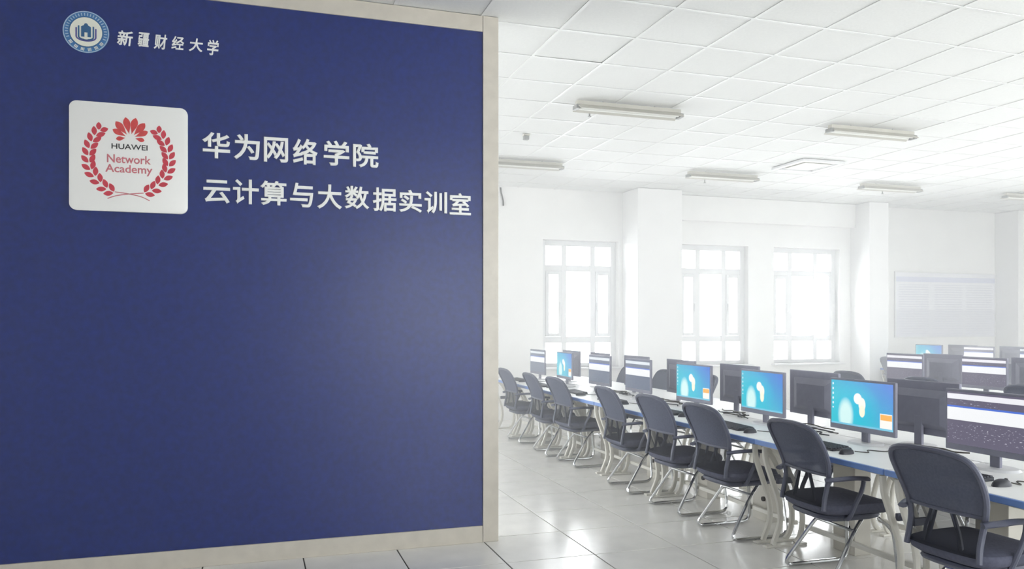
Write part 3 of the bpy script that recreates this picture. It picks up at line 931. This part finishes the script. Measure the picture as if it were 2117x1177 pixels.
CH = []
left = [(x, w, z) for z, x, w in PROF]; right = [(x, -w, z) for z, x, w in PROF][::-1]
loop = smooth_path(left, 3) + [Vector((-.064, .07, .922)), Vector((-.064, -.07, .922))] + smooth_path(right, 3)
CH.append(('back_frame', MB().tube(loop, 0.014, 8).mesh('back_frame', M['black_plastic'], smooth=True)))
CH.append(('back_mesh', back_surface(.635, .912, .008, 'back_mesh', M['mesh'])))
CH.append(('lumbar_mesh', back_surface(.455, .632, .008, 'lumbar_mesh', M['mesh_open'], .003)))
CH.append(('lumbar_rail', MB().tube([(.062 - .022 * (1 - s * s) + .002, s * .195, .637) for s in [-1 + k / 5 for k in range(11)]], .010, 8).mesh('lumbar_rail', M['black_plastic'], smooth=True)))
for s in (-1, 1):
    st = MB()
    st.tube([(.047, s * .10, .45), (.055, s * .075, .54), (.050, s * .045, .635)], .011, 6)
    CH.append(('lumbar_strap', st.mesh('lumbar_strap', M['black_plastic'], smooth=True)))
CH.append(('seat', rounded_slab(0.025, 0.525, 0.235, 0.405, 0.478, 'seat', M['black_fabric'])))
CH.append(('seat_pan', rounded_slab(0.06, 0.47, 0.19, 0.362, 0.404, 'seat_pan', M['black_plastic'], drop=0.0)))
for s in (-1, 1):
    pth = fillet([(0.34, s * .14, .362), (0.26, s * .17, .30), (0.055, s * .22, .013), (0.53, s * .22, .013), (0.505, s * .20, .30), (0.44, s * .15, .362)], .075, 6)
    CH.append(('sled_leg', MB().tube(pth, 0.0115, 8).mesh('sled_leg', M['chrome'], smooth=True)))
CH.append(('cross_tube', MB().tube([(0.26, -.168, .30), (0.26, .168, .30)], 0.010, 8).mesh('cross_tube', M['chrome'], smooth=True)))
for s in (-1, 1):
    pad = smooth_path([(.03, s * .215, .612), (.10, s * .245, .622), (.20, s * .250, .624), (.29, s * .245, .615)], 4)
    CH.append(('armrest', MB().tube(pad, 0.013, 8, rx=0.024).mesh('armrest', M['black_plastic'], smooth=True)))
    post = smooth_path([(.265, s * .243, .604), (.25, s * .245, .55), (.21, s * .240, .47), (.19, s * .215, .392), (.19, s * .18, .385)], 4)
    CH.append(('arm_post', MB().tube(post, 0.013, 8).mesh('arm_post', M['black_plastic'], smooth=True)))


def make_chair(label, x, y, rz, group):
    t = thing('office_chair', label, 'chair', (x, y, 0), rz, group)
    for n, me in CH: link(n, me, t)
    return t


CX = 3.03
for i, (y, dx, a) in enumerate([(2.90, -0.04, 0.05), (3.94, 0, -0.03), (4.94, 0.0, 0.02), (5.68, 0.0, 0.04), (6.54, 0.0, -0.03), (7.85, 0.02, 0.05), (8.60, 0, -0.02), (9.57, 0.0, 0.03)]):
    make_chair('black mesh-backed sled chair pushed in at the first row, %s from the camera' % ORD[i], CX + dx, y, a, 'chairs along the first row')
for i, (y, a) in enumerate([(2.95, .05), (4.02, -.04), (5.3, .03), (6.72, 0), (7.75, .04), (8.66, -.03), (9.6, .02)]):
    make_chair('black chair tucked in on the far side of the first row, %s from the camera' % ORD[i], 4.72, y, PI + a, 'chairs on the far side of the first row')
for i, y in enumerate([5.45, 6.65, 7.75]):
    make_chair('black chair facing the middle row of desks, %s from the camera' % ORD[i], CX + R2, y, 0.03, 'chairs along the middle row')
for i, y in enumerate([8.5, 9.7, 10.8]):
    make_chair('distant black chair at the row below the poster, %s from the camera' % ORD[i], CX + R3, y, 0.0, 'chairs at the row below the poster')


# ------------------------------------------------------------------ ceiling fittings
def make_lamp(label, x, y, L=1.09):
    t = thing('ceiling_lamp', label, 'lamp', (x, y, ZC - 0.052), 0, 'unlit fluorescent lamps under the ceiling')
    MB().box(-L / 2, L / 2, -0.03, 0.03, 0.0, 0.036).build('lamp_body', M['lamp_body'], t, bevel=0.003)
    MB().prism_yz([(-0.030, -0.001), (0.030, -0.001), (0.095, -0.046), (0.090, -0.048), (0.028, -0.006), (-0.028, -0.006), (-0.090, -0.048), (-0.095, -0.046)], -L / 2, L / 2).build('reflector', M['lamp_body'], t)
    for s in (-1, 1):
        MB().cyl((-L / 2 + .03, s * .030, -0.028), 0.013, L - .06, 'x', 12).build('tube', M['lamp_tube'], t, smooth=True)
        MB().box(s * L / 2 - .018, s * L / 2 + .018, -.05, .05, -0.045, -0.006).build('end_socket', M['grey_plastic'], t, bevel=0.003)
        MB().tube([(s * L * .25, 0, 0.036), (s * L * .25, 0, 0.050)], 0.006, 6).build('hanger', M['grey_plastic'], t)
    return t


for lab, x, y in (('unlit twin-tube lamp nearest the blue wall, the largest in view', 3.42, 6.93), ('unlit ceiling lamp above the middle rows, right of the largest lamp', 6.30, 6.95),
                  ('unlit ceiling lamp partly hidden by the end of the blue wall', 3.28, 9.72), ('unlit ceiling lamp in front of the middle window', 6.22, 9.68),
                  ('unlit ceiling lamp above the wide pillar side of the poster', 9.16, 9.72), ('unlit ceiling lamp at the right picture edge', 12.0, 9.74)):
    make_lamp(lab, x, y)

t = thing('ceiling_air_conditioner', 'square white cassette air conditioner set in the ceiling', 'air conditioner', (6.98, 8.85, ZC - 0.003), 0)
b = MB()
for a, c, d, e in ((-.33, .33, -.33, -.27), (-.33, .33, .27, .33), (-.33, -.27, -.27, .27), (.27, .33, -.27, .27)): b.box(a, c, d, e, -0.032, 0.0)
b.build('surround', M['pvc'], t, bevel=0.006)
for rz in range(4):
    v = MB().box(-.21, .21, .235, .262, -0.022, 0.0).build('louver', M['pvc'], t, bevel=0.003); v.rotation_euler = (0.0, 0, rz * PI / 2)
MB().box(-.20, .20, -.20, .20, -0.028, -0.006).build('intake_grille', M['lamp_body'], t, bevel=0.004)
MB().box(-.268, .268, -.268, .268, -0.0055, 0.0).build('housing', M['grey_plastic'], t)

for lab, x, y in (('small sprinkler head hanging near the largest lamp', 3.16, 7.28), ('small sprinkler head in front of the middle window', 6.25, 10.2), ('small sprinkler head in front of the narrow pillar', 9.45, 10.2)):
    t = thing('sprinkler_head', lab, 'sprinkler', (x, y, ZC), 0, 'sprinkler heads')
    MB().cyl((0, 0, -0.008), 0.03, 0.007, 'z', 16).build('rosette', M['lamp_body'], t)
    MB().cyl((0, 0, -0.055), 0.008, 0.047, 'z', 10).build('stem', M['grey_plastic'], t)
    MB().cyl((0, 0, -0.060), 0.018, 0.005, 'z', 12).build('deflector', M['grey_plastic'], t)
t = thing('smoke_detector', 'small grey box under the ceiling beside the blue wall', 'detector', (2.88, 8.40, ZC))
MB().box(-.035, .035, -.035, .035, -0.02, -0.0005).build('mount', M['lamp_body'], t, bevel=0.004)
MB().box(-.03, .03, -.03, .03, -0.062, -0.0205).build('body', M['grey_plastic'], t, bevel=0.006)

# wall poster
m = bpy.data.materials.new('poster_print'); m.use_nodes = True; nt = m.node_tree; p = nt.nodes['Principled BSDF']; p.inputs['Roughness'].default_value = 0.5
g = NG.__new__(NG); g.m = m; g.nt = nt; g.p = p
tc = nt.nodes.new('ShaderNodeTexCoord'); spx = nt.nodes.new('ShaderNodeSeparateXYZ'); nt.links.new(tc.outputs['Generated'], spx.inputs[0]); g.u, g.v = spx.outputs[0], spx.outputs[2]; g.uv = tc.outputs['Generated']
c = g.mix(g.span(g.v, 0.0, 0.42), rgb(230, 230, 235), rgb(222, 222, 228))
ln = g.math('LESS_THAN', g.math('FRACT', g.math('MULTIPLY', g.v, 26.0)), 0.45)
cols = g.math('ADD', g.math('ADD', g.span(g.u, .03, .32), g.span(g.u, .38, .66)), g.span(g.u, .70, .97))
c = g.mix(g.math('MULTIPLY', g.math('MULTIPLY', ln, cols), g.span(g.v, 0.04, 0.82)), c, rgb(216, 216, 224))
c = g.mix(g.span(g.v, 0.86, 0.94), c, rgb(208, 210, 226))
nt.links.new(c, p.inputs['Base Color'])
t = thing('wall_poster', 'wide pale printed notice board on the far wall between the pillars', 'poster')
MB().box(11.14, 13.50, Y1 - 0.022, Y1 - 0.001, 1.25, 2.42).build('poster_sheet', m, t)
b = MB()
for a, c_, d, e in ((11.12, 13.52, 1.23, 1.25), (11.12, 13.52, 2.42, 2.44), (11.12, 11.14, 1.25, 2.42), (13.50, 13.519, 1.25, 2.42)): b.box(a, c_, Y1 - 0.028, Y1 - 0.001, d, e)
b.build('poster_frame', M['pvc'], t)

# loose wire at the far wall
tag(MB().tube(smooth_path([(3.60, Y1 - .02, 3.58), (3.61, Y1 - .02, 3.50), (3.64, Y1 - .02, 3.38), (3.645, Y1 - .02, 3.30)], 4), 0.012, 6).build('hanging_wire', M['cable'], smooth=True),
    'short dark wire hanging on the far wall beside the blue wall', 'wire')

# ------------------------------------------------------------------ added haze, standing in for glare from the windows
if GLARE_HAZE > 0:
    hm = bpy.data.materials.new('glare_haze'); hm.use_nodes = True; nt = hm.node_tree
    for n in list(nt.nodes):
        if n.type != 'OUTPUT_MATERIAL': nt.nodes.remove(n)
    vs_ = nt.nodes.new('ShaderNodeVolumeScatter'); vs_.inputs['Density'].default_value = GLARE_HAZE
    vs_.inputs['Color'].default_value = (0.95, 0.97, 1.0, 1); vs_.inputs['Anisotropy'].default_value = 0.0
    geo = nt.nodes.new('ShaderNodeNewGeometry'); sp = nt.nodes.new('ShaderNodeSeparateXYZ'); nt.links.new(geo.outputs['Position'], sp.inputs[0])
    mr = nt.nodes.new('ShaderNodeMapRange'); mr.interpolation_type = 'SMOOTHSTEP'
    mr.inputs['From Min'].default_value = 2.6; mr.inputs['From Max'].default_value = 9.0
    mr.inputs['To Min'].default_value = 0.0; mr.inputs['To Max'].default_value = GLARE_HAZE
    nt.links.new(sp.outputs['Y'], mr.inputs['Value']); nt.links.new(mr.outputs[0], vs_.inputs['Density'])
    nt.links.new(vs_.outputs[0], nt.nodes['Material Output'].inputs['Volume'])
    hz = MB().box(X0 - .6, X1 + .6, Y0 - .6, Y1 + .6, -0.3, ZC + 0.4).build('haze', hm)
    hz['kind'] = 'stuff'; tag(hz, 'thin haze added in place of window glare across the room', 'haze')
